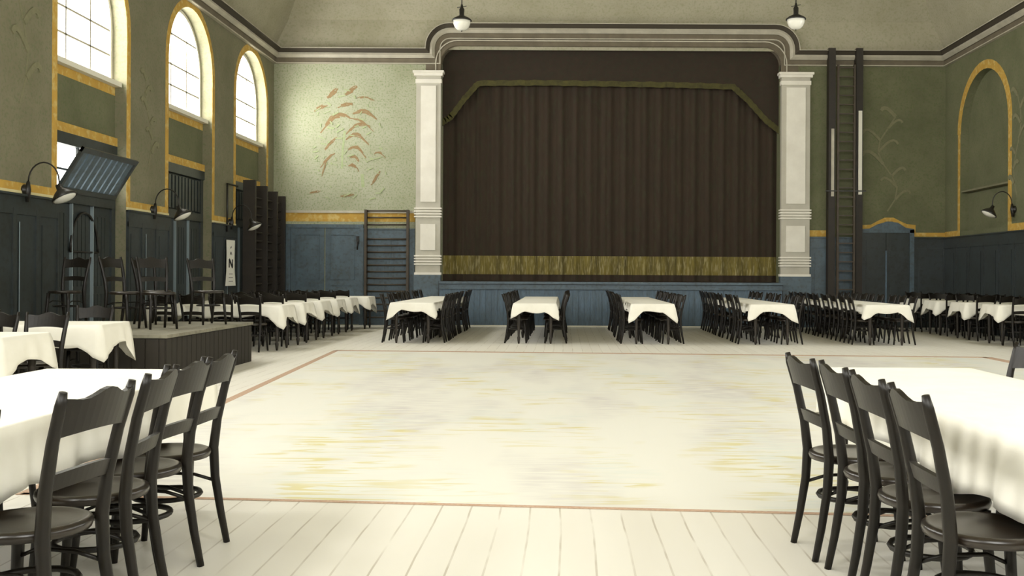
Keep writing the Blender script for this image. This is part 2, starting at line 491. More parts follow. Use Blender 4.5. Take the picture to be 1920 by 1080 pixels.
# stage ---------------------------------------------------------------------
SY = YB - .45                                # stage front
SX_0, SX_1 = -3.12, 5.45
st = thing('stage', 'blue boarded stage apron below the dark curtain', 'stage', ((SX_0 + SX_1) / 2, SY, 0))
def loc_mb(mb, parent):
    l = parent.location
    mb.v = [(x - l.x, y - l.y, z - l.z) for x, y, z in mb.v]
    return mb
mb = MB(); mb.box(SX_0 - .02, SY + .03, 0.0, SX_1 + .02, YB + .9, 1.125); loc_mb(mb, st).build('stage_floor', 'beech', st)
mb = MB(); x = SX_0; k = 0
while x < SX_1 - .01:
    mb.box(x + .008, SY + (.0 if k % 2 else .006), .03, min(x + .145, SX_1) - .004, SY + .03, .93); x += .145; k += 1
mb.box(SX_0, SY + .012, .03, SX_1, SY + .03, .93)
loc_mb(mb, st).build('front_boarding', 'blue_stage', st)
mb = MB(); mb.box(SX_0, SY - .04, .93, SX_1, SY + .03, .98); mb.box(SX_0, SY - .02, .98, SX_1, SY + .03, 1.05); mb.box(SX_0 - .0, SY - .07, 1.06, SX_1, SY + .2, 1.12)
loc_mb(mb, st).build('stage_nosing', 'blue', st)
mb = MB(); mb.box(SX_0, SY - .02, 0, SX_1, SY + .03, .03); loc_mb(mb, st).build('skirting_strip', 'white', st)

# curtain -------------------------------------------------------------------
CY = YB + .42
cu = thing('stage_curtain', 'dark maroon stage curtain with olive gold lower border filling the proscenium', 'curtain', (1.165, CY, 1.14))
def drape_sheet(mb, x0, x1, z0, z1, yc, amp, pitch, nx=420, nz=2, off=0):
    b = len(mb.v)
    for j in range(nz + 1):
        z = z0 + (z1 - z0) * j / nz
        for i in range(nx + 1):
            x = x0 + (x1 - x0) * i / nx
            y = yc + off + amp * math.sin(2 * PI * x / pitch + .8 * math.sin(x * 1.7)) + amp * .5 * math.sin(2 * PI * x / (pitch * .43) + 1)
            mb.v.append((x, y, z))
    for j in range(nz):
        for i in range(nx):
            a = b + j * (nx + 1) + i
            mb.face([a, a + 1, a + nx + 2, a + nx + 1], 0, True)
mb = MB(); drape_sheet(mb, OX0 - .3, OX1 + .3, 1.13, 7.6, CY, .025, .42)
loc_mb(mb, cu).build('curtain_panel', 'curtain', cu, fix=False)
mb = MB(); drape_sheet(mb, OX0 - .3, OX1 + .3, 1.30, 1.78, CY, .025, .42, off=-.012)
tag(loc_mb(mb, cu).build('gold_border', 'gold', cu, fix=False), 'olive gold lower border')
va = thing('curtain_valance', 'dark valance over the stage curtain edged with olive braid', 'valance', (1.165, YB + .22, 6.2))
VI = [(OX0 - .02, 5.08), (OX0 + .25, 5.25), (OX0 + .62, 5.75), (OX0 + .95, 6.12), (OX0 + 2.5, 6.14), (1.2, 6.12), (OX1 - 2.6, 6.10), (OX1 - 1.2, 6.06), (OX1 - .85, 5.75), (OX1 - .35, 5.2), (OX1 + .02, 4.92)]
mb = MB()
slab_poly(mb, [(OX0 - .3, 7.6), (OX0 - .3, 5.0)] + VI + [(OX1 + .3, 4.8), (OX1 + .3, 7.6)], 'y', YB + .20, YB + .24)
loc_mb(mb, va).build('valance_cloth', 'valance', va)
mb = MB(); vd = []
for a, b_ in zip(VI[:-1], VI[1:]):
    for i in range(12):
        t = i / 12; vd.append((a[0] + (b_[0] - a[0]) * t, a[1] + (b_[1] - a[1]) * t + .012 * math.sin(len(vd) * 1.9)))
vd.append(VI[-1])
o2 = offset_line(vd, -.14)
for i in range(len(vd) - 1):
    mb.quad([(vd[i][0], YB + .19, vd[i][1]), (vd[i + 1][0], YB + .19, vd[i + 1][1]), (o2[i + 1][0], YB + .19, o2[i + 1][1]), (o2[i][0], YB + .19, o2[i][1])])
so = loc_mb(mb, va).build('braid_edging', 'gold_line', va)
sm_ = so.modifiers.new('thick', 'SOLIDIFY'); sm_.thickness = .012; tag(so, 'olive braid edging')

# painted ochre lines -------------------------------------------------------
def ribbon(mb, pts2, wdt, plane, c, thick=.004, sign=1):
    """flat painted band centred on a 2-D polyline"""
    a = offset_line(pts2, -wdt / 2); b_ = offset_line(pts2, wdt / 2)
    for i in range(len(pts2) - 1):
        q = [a[i], a[i + 1], b_[i + 1], b_[i]]
        slab_poly(mb, q, plane, c, c + sign * thick)
BW = .15
tn = 11
edges = []
ylist = sorted(ARCH_Y + ARCH_Y_OUT)
LW = 2.36                                     # left wainscot height
mb = MB()
cur = YN
for y in ylist:
    ribbon(mb, [(cur, LW + .08), (y - AW - BW / 2, LW + .08), (y - AW - BW / 2, ASP)] , BW, 'x', XL, .004, 1)
    ribbon(mb, arch_pts(y, AW + BW / 2, ASP), BW, 'x', XL, .004, 1)
    ribbon(mb, [(y + AW + BW / 2, ASP), (y + AW + BW / 2, LW + .08), (y + AW + BW / 2 + .3, LW + .08)], BW, 'x', XL, .004, 1)
    cur = y + AW + BW / 2 + .3
mb.box(XL, cur, LW, XL + .004, YB, LW + BW)
struct('trim_11', mb, 'ochre')
mb = MB(); cur = YN
for y in ylist + [YB + AW]:
    mb.box(XL, cur, LW, XL + .02, min(YB, y - AW), LW + .045); cur = y + AW
struct('trim_17', mb, 'ochre_pale')
# back wall: left high band
mb = MB(); mb.box(XL, YB - .004, 2.62, -3.8, YB, 2.84); struct('trim_12', mb, 'ochre')
mb = MB(); mb.box(XL, YB - .03, 2.84, -3.8, YB, 2.90); struct('trim_13', mb, 'mould_light')
# back wall: right band, climbs over the door
mb = MB()
mb.box(6.2, YB - .004, 2.30, 6.7, YB, 2.46)
hump = [(7.45, 2.54), (7.8, 2.56), (7.98, 2.66), (8.15, 2.74), (8.35, 2.74), (8.5, 2.66), (8.68, 2.58), (8.87, 2.56), (8.87, 2.36), (XR, 2.36)]
ribbon(mb, hump, .10, 'y', YB - .004)
struct('trim_14', mb, 'ochre')
# right wall: band and arch
mb = MB(); y = RB_Y; hw = RB_W; spr = 4.78
ribbon(mb, [(YN, 2.36), (y - hw - .1, 2.36), (y - hw - .1, spr)], .18, 'x', XR, .004, -1)
ribbon(mb, arch_pts(y, hw + .1, spr), .2, 'x', XR, .004, -1)
ribbon(mb, [(y + hw + .1, spr), (y + hw + .1, 2.36), (YB, 2.36)], .14, 'x', XR, .004, -1)
struct('trim_15', mb, 'ochre')

# wainscot ------------------------------------------------------------------
def wainscot(name, plane, c, sign, u0, u1, h, m, pitch=.62, pale=False):
    mb = MB(); pl_ = MB()
    def bx(a0, a1, z0, z1, t0, t1):
        if plane == 'x': mb.box(c + sign * t0, a0, z0, c + sign * t1, a1, z1)
        else: mb.box(a0, c + sign * t0, z0, a1, c + sign * t1, z1)
    bx(u0, u1, 0, h, 0, .025)
    bx(u0, u1, 0, .22, .025, .05)
    bx(u0, u1, h - .28, h - .02, .025, .045)
    bx(u0, u1, h - .03, h, 0, .08)
    k = max(1, round((u1 - u0) / pitch)); p = (u1 - u0) / k
    for i in range(k + 1):
        x = u0 + p * i
        bx(max(u0, x - .05), min(u1, x + .05), .2, h - .2, .025, .047)
        if i < k and pale and i % 2: 
            if plane == 'x': pl_.box(c + sign * .036, x + .115, .3, c + sign * .044, x + .13, h - .38)
        if i < k: bx(x + .13, x + p - .13, .32, h - .40, .025, .036)
    o = struct(name, mb, m)
    if pl_.v: pl_.build('panel_glint', 'blue_pale', o)  # thin pale lines imitate light caught on the panel edges
    return o
wn = 1
cur = YN
for y in ylist:
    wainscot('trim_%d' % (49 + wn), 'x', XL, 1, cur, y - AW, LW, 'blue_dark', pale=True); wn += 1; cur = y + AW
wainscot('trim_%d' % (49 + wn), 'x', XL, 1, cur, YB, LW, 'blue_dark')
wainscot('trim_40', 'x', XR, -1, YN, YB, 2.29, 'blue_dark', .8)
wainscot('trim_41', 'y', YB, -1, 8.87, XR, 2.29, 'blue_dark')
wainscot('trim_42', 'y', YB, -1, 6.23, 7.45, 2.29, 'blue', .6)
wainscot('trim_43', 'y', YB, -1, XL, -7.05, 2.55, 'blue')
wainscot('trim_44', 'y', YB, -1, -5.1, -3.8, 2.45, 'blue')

# double door in the back wall, left
def structthing(name, loc=(0, 0, 0)):
    o = bpy.data.objects.new(name, None); C.objects.link(o); o.location = loc; o['kind'] = 'structure'
    return o
d4 = structthing('door_4', (-6.1, YB, 0))
mb = MB(); mb.box(-7.05, YB - .05, 0, -6.95, YB, 2.55); mb.box(-5.2, YB - .06, 0, -5.1, YB, 2.55); mb.box(-6.95, YB - .05, 2.46, -5.2, YB, 2.55)
loc_mb(mb, d4).build('door_frame', 'blue', d4)
for x0, x1 in ((-6.95, -6.09), (-6.07, -5.2)):
    mb = MB(); mb.box(x0 + .005, YB - .03, .02, x1 - .005, YB - .001, 2.46)
    for a, b_ in ((.15, 1.0), (1.15, 2.28)):
        mb.box(x0 + .12, YB - .045, a, x1 - .12, YB - .03, a + .02); mb.box(x0 + .12, YB - .045, b_, x1 - .12, YB - .03, b_ + .02)
        mb.box(x0 + .12, YB - .045, a, x0 + .14, YB - .03, b_); mb.box(x1 - .14, YB - .045, a, x1 - .12, YB - .03, b_)
    loc_mb(mb, d4).build('door_leaf', 'blue', d4)
mb = MB(); mb.box(-5.27, YB - .09, 2.05, -5.21, YB - .03, 2.25); mb.tube([(-5.24, YB - .05, 2.1), (-5.24, YB - .11, 2.1), (-5.24, YB - .11, 1.9)], .02)
loc_mb(mb, d4).build('latch', 'black', d4)
# arched-head door in the back wall, right
d5 = structthing('door_5', (8.16, YB, 0))
mb = MB(); mb.box(7.45, YB - .06, 0, 7.56, YB, 2.48); mb.box(8.76, YB - .06, 0, 8.87, YB, 2.48)
slab_poly(mb, [(7.45, 2.40), (8.87, 2.40), (8.87, 2.50), (8.66, 2.53), (8.45, 2.66), (8.2, 2.69), (7.95, 2.62), (7.75, 2.51), (7.45, 2.49)], 'y', YB - .06, YB)
loc_mb(mb, d5).build('door_frame', 'blue', d5)
for x0, x1 in ((7.56, 8.16), (8.165, 8.76)):
    mb = MB(); mb.box(x0 + .004, YB - .035, .02, x1 - .004, YB - .002, 2.40)
    mb.box(x0 + .1, YB - .045, .3, x1 - .1, YB - .035, 1.1); mb.box(x0 + .1, YB - .045, 1.3, x1 - .1, YB - .035, 2.2)
    loc_mb(mb, d5).build('door_leaf', 'blue_dark', d5)
mb = MB(); mb.box(8.14, YB - .06, 0, 8.18, YB - .035, 1.95); loc_mb(mb, d5).build('cover_strip', 'blue_stage', d5)

# arched windows, infill panels and doors of the left wall ---------------------
RX = XL - .2
def left_bay(i, y, inview):
    # sill and infill panel
    mb = MB(); mb.box(XL - TH, y - AW, 3.42, RX, y + AW, 4.42); struct('wall_left_infill_%d' % i, mb, 'green')
    mb = MB(); mb.box(XL - TH, y - AW, 4.42, RX + .12, y + AW, 4.50); struct('trim_%d' % (20 + i), mb, 'white')
    mb = MB()
    mb.box(RX, y - AW, 4.28, RX + .004, y + AW, 4.42); mb.box(RX, y - AW, 3.42, RX + .05, y + AW, 3.56)
    struct('trim_%d' % (30 + i), mb, 'ochre')
    wdw = structthing('window_%d' % i, (RX, y, 4.5))
    mb = MB()
    fr = .07
    # frame ring
    outer = [(y - AW, 4.5)] + arch_pts(y, AW, ASP) + [(y + AW, 4.5)]
    ribbon(mb, [(p[0], p[1]) for p in offset_line(outer, fr / 2)], fr, 'x', RX - .1, .06)
    mb.box(RX - .1, y - AW, 4.5, RX - .04, y + AW, 4.57)
    loc_mb(mb, wdw).build('window_frame', 'white', wdw)
    mb = MB()
    for dy in (-.4, .4): mb.box(RX - .085, y + dy - .018, 4.55, RX - .055, y + dy + .018, ASP + 1.09)
    for z in (4.95, 5.36, 5.95): mb.box(RX - .085, y - AW + .05 + (0 if z < 5.4 else .14), z - .016, RX - .055, y + AW - .05 - (0 if z < 5.4 else .14), z + .016)
    loc_mb(mb, wdw).build('glazing_bars', 'mould_light', wdw)
    mb = MB(); slab_poly(mb, outer, 'x', RX - .074, RX - .068); loc_mb(mb, wdw).build('pane', 'glass', wdw)
    # door
    d = structthing('door_%d' % i, (RX, y, 0))
    X0 = RX - .08; X1 = RX + .02
    mb = MB()
    mb.box(X0, y - AW, 0, X1, y - AW + .14, 3.42); mb.box(X0, y + AW - .14, 0, X1, y + AW, 3.42)
    mb.box(X0, y - AW, 3.24, X1 + .03, y + AW, 3.42); mb.box(X0, y - AW + .14, 2.36, X1 + .04, y + AW - .14, 2.52)
    loc_mb(mb, d).build('door_frame', 'blue_dark', d)
    a, b_ = y - AW + .14, y + AW - .14; k3 = (b_ - a) / 3
    for q in range(3):
        mb = MB(); u0 = a + q * k3 + .008; u1 = a + (q + 1) * k3 - .008
        mb.box(X0 + .02, u0, .02, X1 - .03, u1, 2.36)
        for z0, z1 in ((.15, .95), (1.08, 2.2)):
            nn = 4; pw = (u1 - u0 - .16) / nn
            for r in range(nn): mb.box(X1 - .03, u0 + .08 + r * pw + .01, z0, X1 - .015, u0 + .08 + (r + 1) * pw - .01, z1)
        loc_mb(mb, d).build('door_leaf', 'blue_dark', d)
        if q:
            mb = MB(); mb.box(X1 - .03, u0 - .022, .02, X1 + .015, u0 + .006, 2.36); loc_mb(mb, d).build('cover_strip', 'blue_pale', d)  # strip painted pale to imitate the glint along its edge
    if i == 1:                               # arched bead on the leaves
        mb = MB(); mb.tube([(X1, y + .08 + .46 * math.cos(PI * q / 16), 1.62 + .62 * math.sin(PI * q / 16)) for q in range(17)], .02, 6)
        mb.tube([(X1, y - .38, 1.62), (X1, y + .54, 1.62)], .016, 6); loc_mb(mb, d).build('arched_bead', 'black', d)
    if i == 1:                               # hopper light open, sky behind
        mb = MB(); mb.box(X0, a, 2.86, X0 + .04, b_, 2.89); mb.box(X0, y - .02, 2.52, X0 + .04, y + .02, 3.24)
        loc_mb(mb, d).build('glazing_bars', 'blue_dark', d)
        mb = MB(); mb.box(X0 + .01, a, 2.52, X0 + .016, b_, 3.24); loc_mb(mb, d).build('pane', 'glass', d)
        h = .76; tilt = R(32)
        mt = Matrix.Translation(Vector((X1 + .02, 0, 2.53))) @ Matrix.Rotation(tilt, 4, 'Y')
        mb = MB(); aa, bb = a + .12, b_ - .02
        mb.box(0, aa, 0, .045, aa + .07, h, 0, mt); mb.box(0, bb - .07, 0, .045, bb, h, 0, mt)
        mb.box(0, aa, 0, .05, bb, .08, 0, mt); mb.box(0, aa, h - .08, .05, bb, h, 0, mt)
        fl = loc_mb(mb, d).build('hopper_flap', 'blue_dark', d)
        mb = MB(); ns = 9; pw = (bb - aa - .14) / ns
        for r in range(ns):
            mb.box(.0, aa + .07 + r * pw + .02, .08, .03, aa + .07 + (r + 1) * pw - .03, h - .08, 0, mt)
        loc_mb(mb, d).build('louvre_slats', 'blue', fl)
    else:
        mb = MB(); mb.box(X0 + .01, a, 2.52, X0 + .03, b_, 3.24)
        ns = 12; pw = (b_ - a) / ns
        for r in range(ns): mb.box(X0 + .03, a + r * pw + .02, 2.56, X1, a + (r + 1) * pw - .05, 3.2)
        loc_mb(mb, d).build('louvre_slats', 'blue_dark', d)
for i, y in enumerate(ARCH_Y): left_bay(i + 1, y, True)
for i, y in enumerate(ARCH_Y_OUT):           # plain bays beside and behind the camera
    mb = MB(); mb.box(XL - TH, y - AW, 0, RX, y + AW, 3.42); struct('wall_left_infill_%d' % (4 + i), mb, 'blue_dark')
    mb = MB(); mb.box(XL - TH, y - AW, 3.42, RX, y + AW, 4.5); struct('wall_left_infill_%d' % (8 + i), mb, 'green')
    mb = MB(); slab_poly(mb, [(y - AW, 4.5)] + arch_pts(y, AW, ASP) + [(y + AW, 4.5)], 'x', RX - .074, RX - .068); struct('window_%d' % (4 + i), mb, 'glass')
for i, y in enumerate(RARCH_Y):
    mb = MB(); slab_poly(mb, [(y - AW, 3.2)] + arch_pts(y, AW, ASP) + [(y + AW, 3.2)], 'x', XR + .3, XR + .306); struct('window_%d' % (8 + i), mb, 'glass')
for i, x in enumerate((-4.4, 1.1, 6.6)):
    mb = MB(); mb.box(x - 1.5, YN - .25, 3.2, x + 1.5, YN - .244, 8.0); struct('window_%d' % (13 + i), mb, 'glass')

# dance floor ----------------------------------------------------------------
Q = [(-3.15, 5.93), (-3.84, 17.1), (6.8, 16.3), (6.8, 5.06)]
df = thing('dance_floor', 'pale rectangular dance area in the middle of the floor, ruled off by a brown line', 'dance floor', (0, 0, 0))
mb = MB(); mb.quad([(x, y, .001) for x, y in Q]); b = mb
mb = MB(); mb.v = [(x, y, 0) for x, y in Q] + [(x, y, .002) for x, y in Q]
mb.face([4, 5, 6, 7]); [mb.face([i, (i + 1) % 4, 4 + (i + 1) % 4, 4 + i]) for i in range(4)]
mb.build('floor_surface', 'dance', df)
for i in range(4):
    a, b_ = Vector(Q[i]), Vector(Q[(i + 1) % 4])
    d = (b_ - a).normalized(); nrm = Vector((-d.y, d.x)) * (.022 if i in (3,) else (.045 if i == 0 else .09))
    mb = MB(); a = a - d * .02; b_ = b_ + d * .02
    pp = [a - nrm, b_ - nrm, b_ + nrm, a + nrm]
    mb.v = [(p.x, p.y, .0015) for p in pp] + [(p.x, p.y, .004) for p in pp]
    mb.face([4, 5, 6, 7]); [mb.face([k, (k + 1) % 4, 4 + (k + 1) % 4, 4 + k]) for k in range(4)]
    mb.build('border_line', 'line', df)

# murals -----------------------------------------------------------------------
def strokes(mb, segs, plane, c, sign, mi=0):
    for pts, wd in segs: ribbon(mb, pts, wd, plane, c, .003, sign)
def frond(x, z, dx, dz, droop, n=7):
    return [(x + dx * t, z + dz * t - droop * t * t) for t in [i / n for i in range(n + 1)]]
rnd = random.Random(3)
pal = thing('palm_mural', 'brown and green palm tree painted on the pale back wall left of the stage', 'mural', (-5.45, YB, 4.8))
# px -> wall: X=(x-1058)/73.8, Z=(516-y)/73.8+1.3
def W(x, y): return ((x - 1058) / 73.8, (517 - y) / 73.8 + 1.3)
n_s = 0
fr_ = [((600, 253), (655, 226), 18, .14), ((655, 226), (700, 250), 6, .05), ((648, 255), (692, 240), 10, .09), ((648, 266), (690, 275), 14, .09), ((652, 285), (685, 300), 12, .08),
       ((655, 300), (675, 312), 8, .06), ((608, 285), (630, 262), 2, .07), ((600, 318), (632, 288), 4, .06), ((612, 188), (632, 170), 0, .13), ((645, 182), (668, 166), 0, .13), ((588, 212), (612, 202), 2, .10),
       ((660, 217), (705, 228), 10, .10), ((668, 188), (700, 192), 4, .04), ((700, 292), (722, 300), 6, .05), ((695, 350), (712, 325), 0, .09), ((580, 366), (600, 362), 0, .04), ((638, 372), (662, 368), 0, .06), ((632, 205), (665, 200), 3, .07), ((602, 335), (612, 305), 0, .05), ((652, 315), (672, 325), 6, .07)]
mb = MB()
for (a, b_, dr, wd) in fr_:
    pts = []
    for k in range(7):
        t = k / 6
        pts.append(W(a[0] + (b_[0] - a[0]) * t, a[1] + (b_[1] - a[1]) * t - dr * math.sin(PI * t)))
    for q in range(5):                       # several rough brush strokes make one frond
        o_ = (q - 2) / 2
        sub = []
        for k in range(7):
            env = math.sin(PI * (k + .4) / 7)
            sub.append((pts[k][0] + rnd.uniform(-.012, .012), pts[k][1] + o_ * wd * .42 * env + rnd.uniform(-.014, .014)))
        a0, a1 = rnd.randint(0, 1), rnd.randint(5, 7)
        n_s += 1
        ribbon(mb, sub[a0:a1], wd * rnd.uniform(.12, .22) + .008, 'y', YB - .001, .001 + n_s * .00006, -1)
loc_mb(mb, pal).build('brown_fronds', 'palm_brown', pal)
mb = MB()
for k in range(60):
    x = rnd.uniform(585, 725); z = rnd.uniform(170, 375)
    p, q = W(x, z), W(x + rnd.uniform(-14, 14), z + rnd.uniform(-8, 8)); ribbon(mb, [p, q], rnd.uniform(.015, .04), 'y', YB - .001, .009 + k * .00006, -1)
ribbon(mb, [W(645, 250), W(641, 290), W(640, 320)], .05, 'y', YB, .0025, -1); ribbon(mb, [W(678, 330), W(680, 355)], .08, 'y', YB, .0025, -1)
loc_mb(mb, pal).build('green_leaves', 'palm_green', pal)

def sprig_mb(h, wd, plane, c, sign, n, seed):
    r = random.Random(seed); m = MB()
    pts = [(wd * .25 * math.sin(i * .9), i * h / n) for i in range(n + 1)]
    ribbon(m, pts, .035, plane, c, .006, sign)
    for i in range(1, n + 1):
        s = 1 if i % 2 else -1
        x, z = pts[i]
        l = wd * r.uniform(.35, .6)
        cur = [(x + s * l * math.sin(t * 1.2), z + l * .8 * math.sin(t * 2.4) * .7) for t in [k / 6 for k in range(7)]]
        ribbon(m, cur, r.uniform(.05, .09), plane, c, .02, sign)
    return m
# right back wall sprig
sp = sprig_mb(2.4, 1.0, 'y', 0, -1, 8, 4).build('vine_mural', 'stucco', None, (8.2, YB, 2.95)); tag(sp, 'pale climbing vine ornament on the green wall right of the tall ladder', 'mural')
sp = sprig_mb(2.6, .8, 'x', 0, 1, 7, 5).build('vine_mural', 'stucco', None, (XL, 13.75, 3.6)); tag(sp, 'pale vine ornament on the olive wall left of the open hopper window', 'mural')
sp = sprig_mb(1.5, .6, 'x', 0, 1, 6, 6).build('vine_mural', 'stucco', None, (XL, 18.0, 3.2)); tag(sp, 'faint vine ornament on the pier between the first two arched windows', 'mural')
sp = sprig_mb(2.2, .7, 'x', 0, -1, 7, 8).build('vine_mural', 'stucco', None, (XR, 21.65, 3.0)); tag(sp, 'pale vine ornament on the wall beside the blind arch at far right', 'mural')

# ------------------------------------------------------------------ furniture
def make_chair(label):
    t = thing('bentwood_chair', label, 'chair')
    # seat: round plate in a ring
    mb = MB()
    mb.lathe([(.0, .462), (.12, .460), (.165, .466), (.178, .472), (.19, .474), (.203, .468), (.206, .455), (.200, .438), (.185, .435), (.0, .44)], n=28, cap=False)
    mb.build('seat', 'seat', t)
    for s in (-1, 1):
        mb = MB(); mb.tube([(s * .145, .135, .44), (s * .152, .142, .33), (s * .16, .155, .18), (s * .168, .172, 0)], [.023, .021, .019, .015], 8); mb.build('leg', 'wood', t)
    for s in (-1, 1):                        # rear leg runs up into the back post
        mb = MB()
        pts = [(s * .165, -.235, 0), (s * .163, -.205, .15), (s * .16, -.178, .32), (s * .16, -.170, .46), (s * .168, -.185, .60), (s * .180, -.218, .76), (s * .190, -.252, .88), (s * .192, -.262, .925)]
        mb.tube(pts, [.016, .019, .022, .024, .022, .020, .019, .013], 8); mb.build('rear_leg', 'wood', t)
    def rail(z0, z1, yb, hw, sag, crest, th=.011, n=12):
        m = MB(); b = 0
        for i in range(n + 1):
            u = -1 + 2 * i / n; x = u * hw; y = yb - sag * (1 - u * u)
            zt = z1 + crest * (.55 * math.cos(u * PI * 1.0) + .45 * math.cos(u * PI * 2)) if crest else z1 + .012 * (1 - u * u)
            zb = z0 + (.014 if crest else .01) * (1 - u * u)
            ty = (zt - z0) * .28
            m.v += [(x, y, zb), (x, y + th * 2, zb), (x, y + th * 2 - ty, zt), (x, y - ty, zt)]
        for i in range(n):
            a = i * 4; c = a + 4
            for k in range(4): m.face([a + k, a + (k + 1) % 4, c + (k + 1) % 4, c + k], 0, False)
        m.face([0, 1, 2, 3]); m.face([n * 4 + k for k in range(4)])
        return m
    rail(.775, .905, -.232, .188, .035, .020).build('top_rail', 'wood', t)
    rail(.60, .655, -.188, .168, .025, 0).build('lower_rail', 'wood', t)
    mb = MB(); mb.tube([(.152 * math.cos(a), .148 * math.sin(a) - .012, .265) for a in [2 * PI * k / 20 for k in range(20)]], .012, 6, closed=True)
    # hoop bulges out to the legs
    mb.build('stretcher_ring', 'wood', t)
    for s in (-1, 1):
        mb = MB(); mb.tube([(s * .153, .14, .30), (s * .145, .06, .335), (s * .148, -.08, .33), (s * .158, -.176, .30)], .008, 6)
        mb.build('side_brace', 'wood', t)
    return t
CH = []
_first = {}
def chair(x, y, face, label, group, z=0):
    """face: heading in degrees the sitter looks at; 0 = +Y"""
    if not _first: o = make_chair(label); _first['c'] = o
    else: o = copy_tree(_first['c'])
    o.location = (x, y, z); o.rotation_euler = (0, 0, R(face)); tag(o, label, 'chair', group)
    return o

def make_table(L, Wd, label, group, x, y, rz, h=.75):
    t = thing('dining_table', label, 'table', (x, y, 0), rz, group)
    mb = MB(); mb.box(-L / 2, -Wd / 2, h - .03, L / 2, Wd / 2, h); mb.build('tabletop', 'beech', t)
    mb = MB(); a, b_ = L / 2 - .07, Wd / 2 - .07
    for s in (-1, 1):
        mb.box(-a, s * b_ - .012, h - .13, a, s * b_ + .012, h - .03); mb.box(s * a - .012, -b_, h - .13, s * a + .012, b_, h - .03)
    mb.build('apron', 'beech', t)
    for sx in (-1, 1):
        for sy in (-1, 1):
            mb = MB(); X, Y = sx * (a - .01), sy * (b_ - .01)
            mb.lathe([(.036, h - .03), (.036, h - .17), (.024, h - .19), (.034, h - .24), (.028, .35), (.022, .14), (.032, .11), (.024, .05), (.016, 0)], X, Y, 10)
            mb.build('leg', 'beech', t)
    return t
def make_cloth(L, Wd, label, group, x, y, rz, ends=(1, 1), over=.24, corner=.17, seed=0, fl0=.03, cr=.21, h=.755, dips=None):
    """linen laid over the table: flat top, hanging skirt, pointed corners. ends = (-x end hangs, +x end hangs)"""
    r = random.Random(seed); mb = MB()
    hl, hw = L / 2 + .006, Wd / 2 + .006
    loop = []
    def seg(a, b_, n):
        for i in range(n): t = i / n; loop.append((a[0] + (b_[0] - a[0]) * t, a[1] + (b_[1] - a[1]) * t))
    nl, nw = max(12, int(L / .05)), max(10, int(Wd / .05))
    seg((-hl, -hw), (hl, -hw), nl); seg((hl, -hw), (hl, hw), nw); seg((hl, hw), (-hl, hw), nl); seg((-hl, hw), (-hl, -hw), nw)
    n = len(loop)
    cs = [(-hl, -hw, ends[0]), (hl, -hw, ends[1]), (hl, hw, ends[1]), (-hl, hw, ends[0])]
    rows = 6
    ph = [r.uniform(0, 6.28) for _ in range(4)]
    cvar = [r.uniform(.7, 1.25) for _ in range(4)]
    drops = []; outs = []
    for i, (px, py) in enumerate(loop):
        # outward direction
        ox = -1 if abs(px + hl) < 1e-6 else (1 if abs(px - hl) < 1e-6 else 0)
        oy = -1 if abs(py + hw) < 1e-6 else (1 if abs(py - hw) < 1e-6 else 0)
        d = over; fl = fl0
        if ox and not oy and not ends[0 if ox < 0 else 1]: d = .012; fl = 0
        if ox and oy and not ends[0 if ox < 0 else 1]: ox = 0
        for k, (cx, cy, e) in enumerate(cs):
            if not e: continue
            q = math.hypot(px - cx, py - cy)
            if q < cr and d > .05:
                wgt = (1 - q / cr)
                d += corner * cvar[k] * wgt ** 1.2; fl += min(.05, .3 * corner) * wgt ** 1.5
        d += .018 * math.sin(i * .55 + ph[0]) * (d > .05) + .012 * math.sin(i * .23 + ph[1]) * (d > .05)
        l = math.hypot(ox, oy) or 1
        drops.append(d); outs.append((ox / l, oy / l, fl, .012 * math.sin(i * .9 + ph[2]) + .008 * math.sin(i * 1.7 + ph[3])))
    b0 = len(mb.v)
    mb.v += [(px * .994, py * .99, h + .004) for px, py in loop]
    for j in range(rows + 1):
        t = j / rows
        for i, (px, py) in enumerate(loop):
            ox, oy, fl, wv = outs[i]
            o = fl * (t ** .7) + wv * t
            mb.v.append((px + ox * (o + .004), py + oy * (o + .004), h - drops[i] * t))
    for j in range(rows + 1):
        for i in range(n):
            a = b0 + j * n + i; c = b0 + j * n + (i + 1) % n
            mb.face([a, c, c + n, a + n], 0, True)
    mb.face([b0 + i for i in range(n)], 0, False)
    o = mb.build('tablecloth', 'cloth', None, (x, y, 0), rz)
    s = o.modifiers.new('thick', 'SOLIDIFY'); s.thickness = .003; s.offset = 1
    tag(o, label, 'tablecloth', group)
    return o

ORD = ['nearest', 'second', 'third', 'fourth', 'fifth', 'sixth', 'seventh', 'eighth', 'ninth', 'tenth']
NTH = ['first', 'second', 'third', 'fourth', 'fifth', 'sixth', 'seventh', 'eighth', 'ninth', 'tenth']
# foreground left table
make_table(2.9, .90, 'long dark table under white cloth in the left foreground', None, -2.42, 4.18, PI / 2)
make_cloth(2.95, .92, 'large white tablecloth on the left foreground table', 'foreground tablecloths', -2.42, 4.18, PI / 2, seed=1, over=.25, corner=.0, fl0=.01)
fl = [(2.56, -1.80, 93), (3.39, -1.795, 82), (3.92, -1.82, 96), (4.35, -1.855, 84), (4.74, -1.865, 88)]
lab = ['bentwood chair cut off by the left frame edge at the left foreground table',
       'bentwood chair showing its whole back before the left foreground tablecloth, nearest complete one',
       'second complete bentwood chair from the viewer, aisle side of left foreground table',
       'third complete bentwood chair from the viewer, aisle side of left foreground table',
       'farthest bentwood chair on the aisle side of the left foreground table']
for (y, x, a), l in zip(fl, lab): chair(x, y, a, l, 'bentwood chairs at the left foreground table')
for k, y in enumerate((3.35, 3.95, 4.6, 5.3)):
    chair(-3.02, y, -90, ['nearest', 'second', 'third', 'farthest'][k] + ' chair on the wall side of the left foreground table', 'bentwood chairs at the left foreground table')
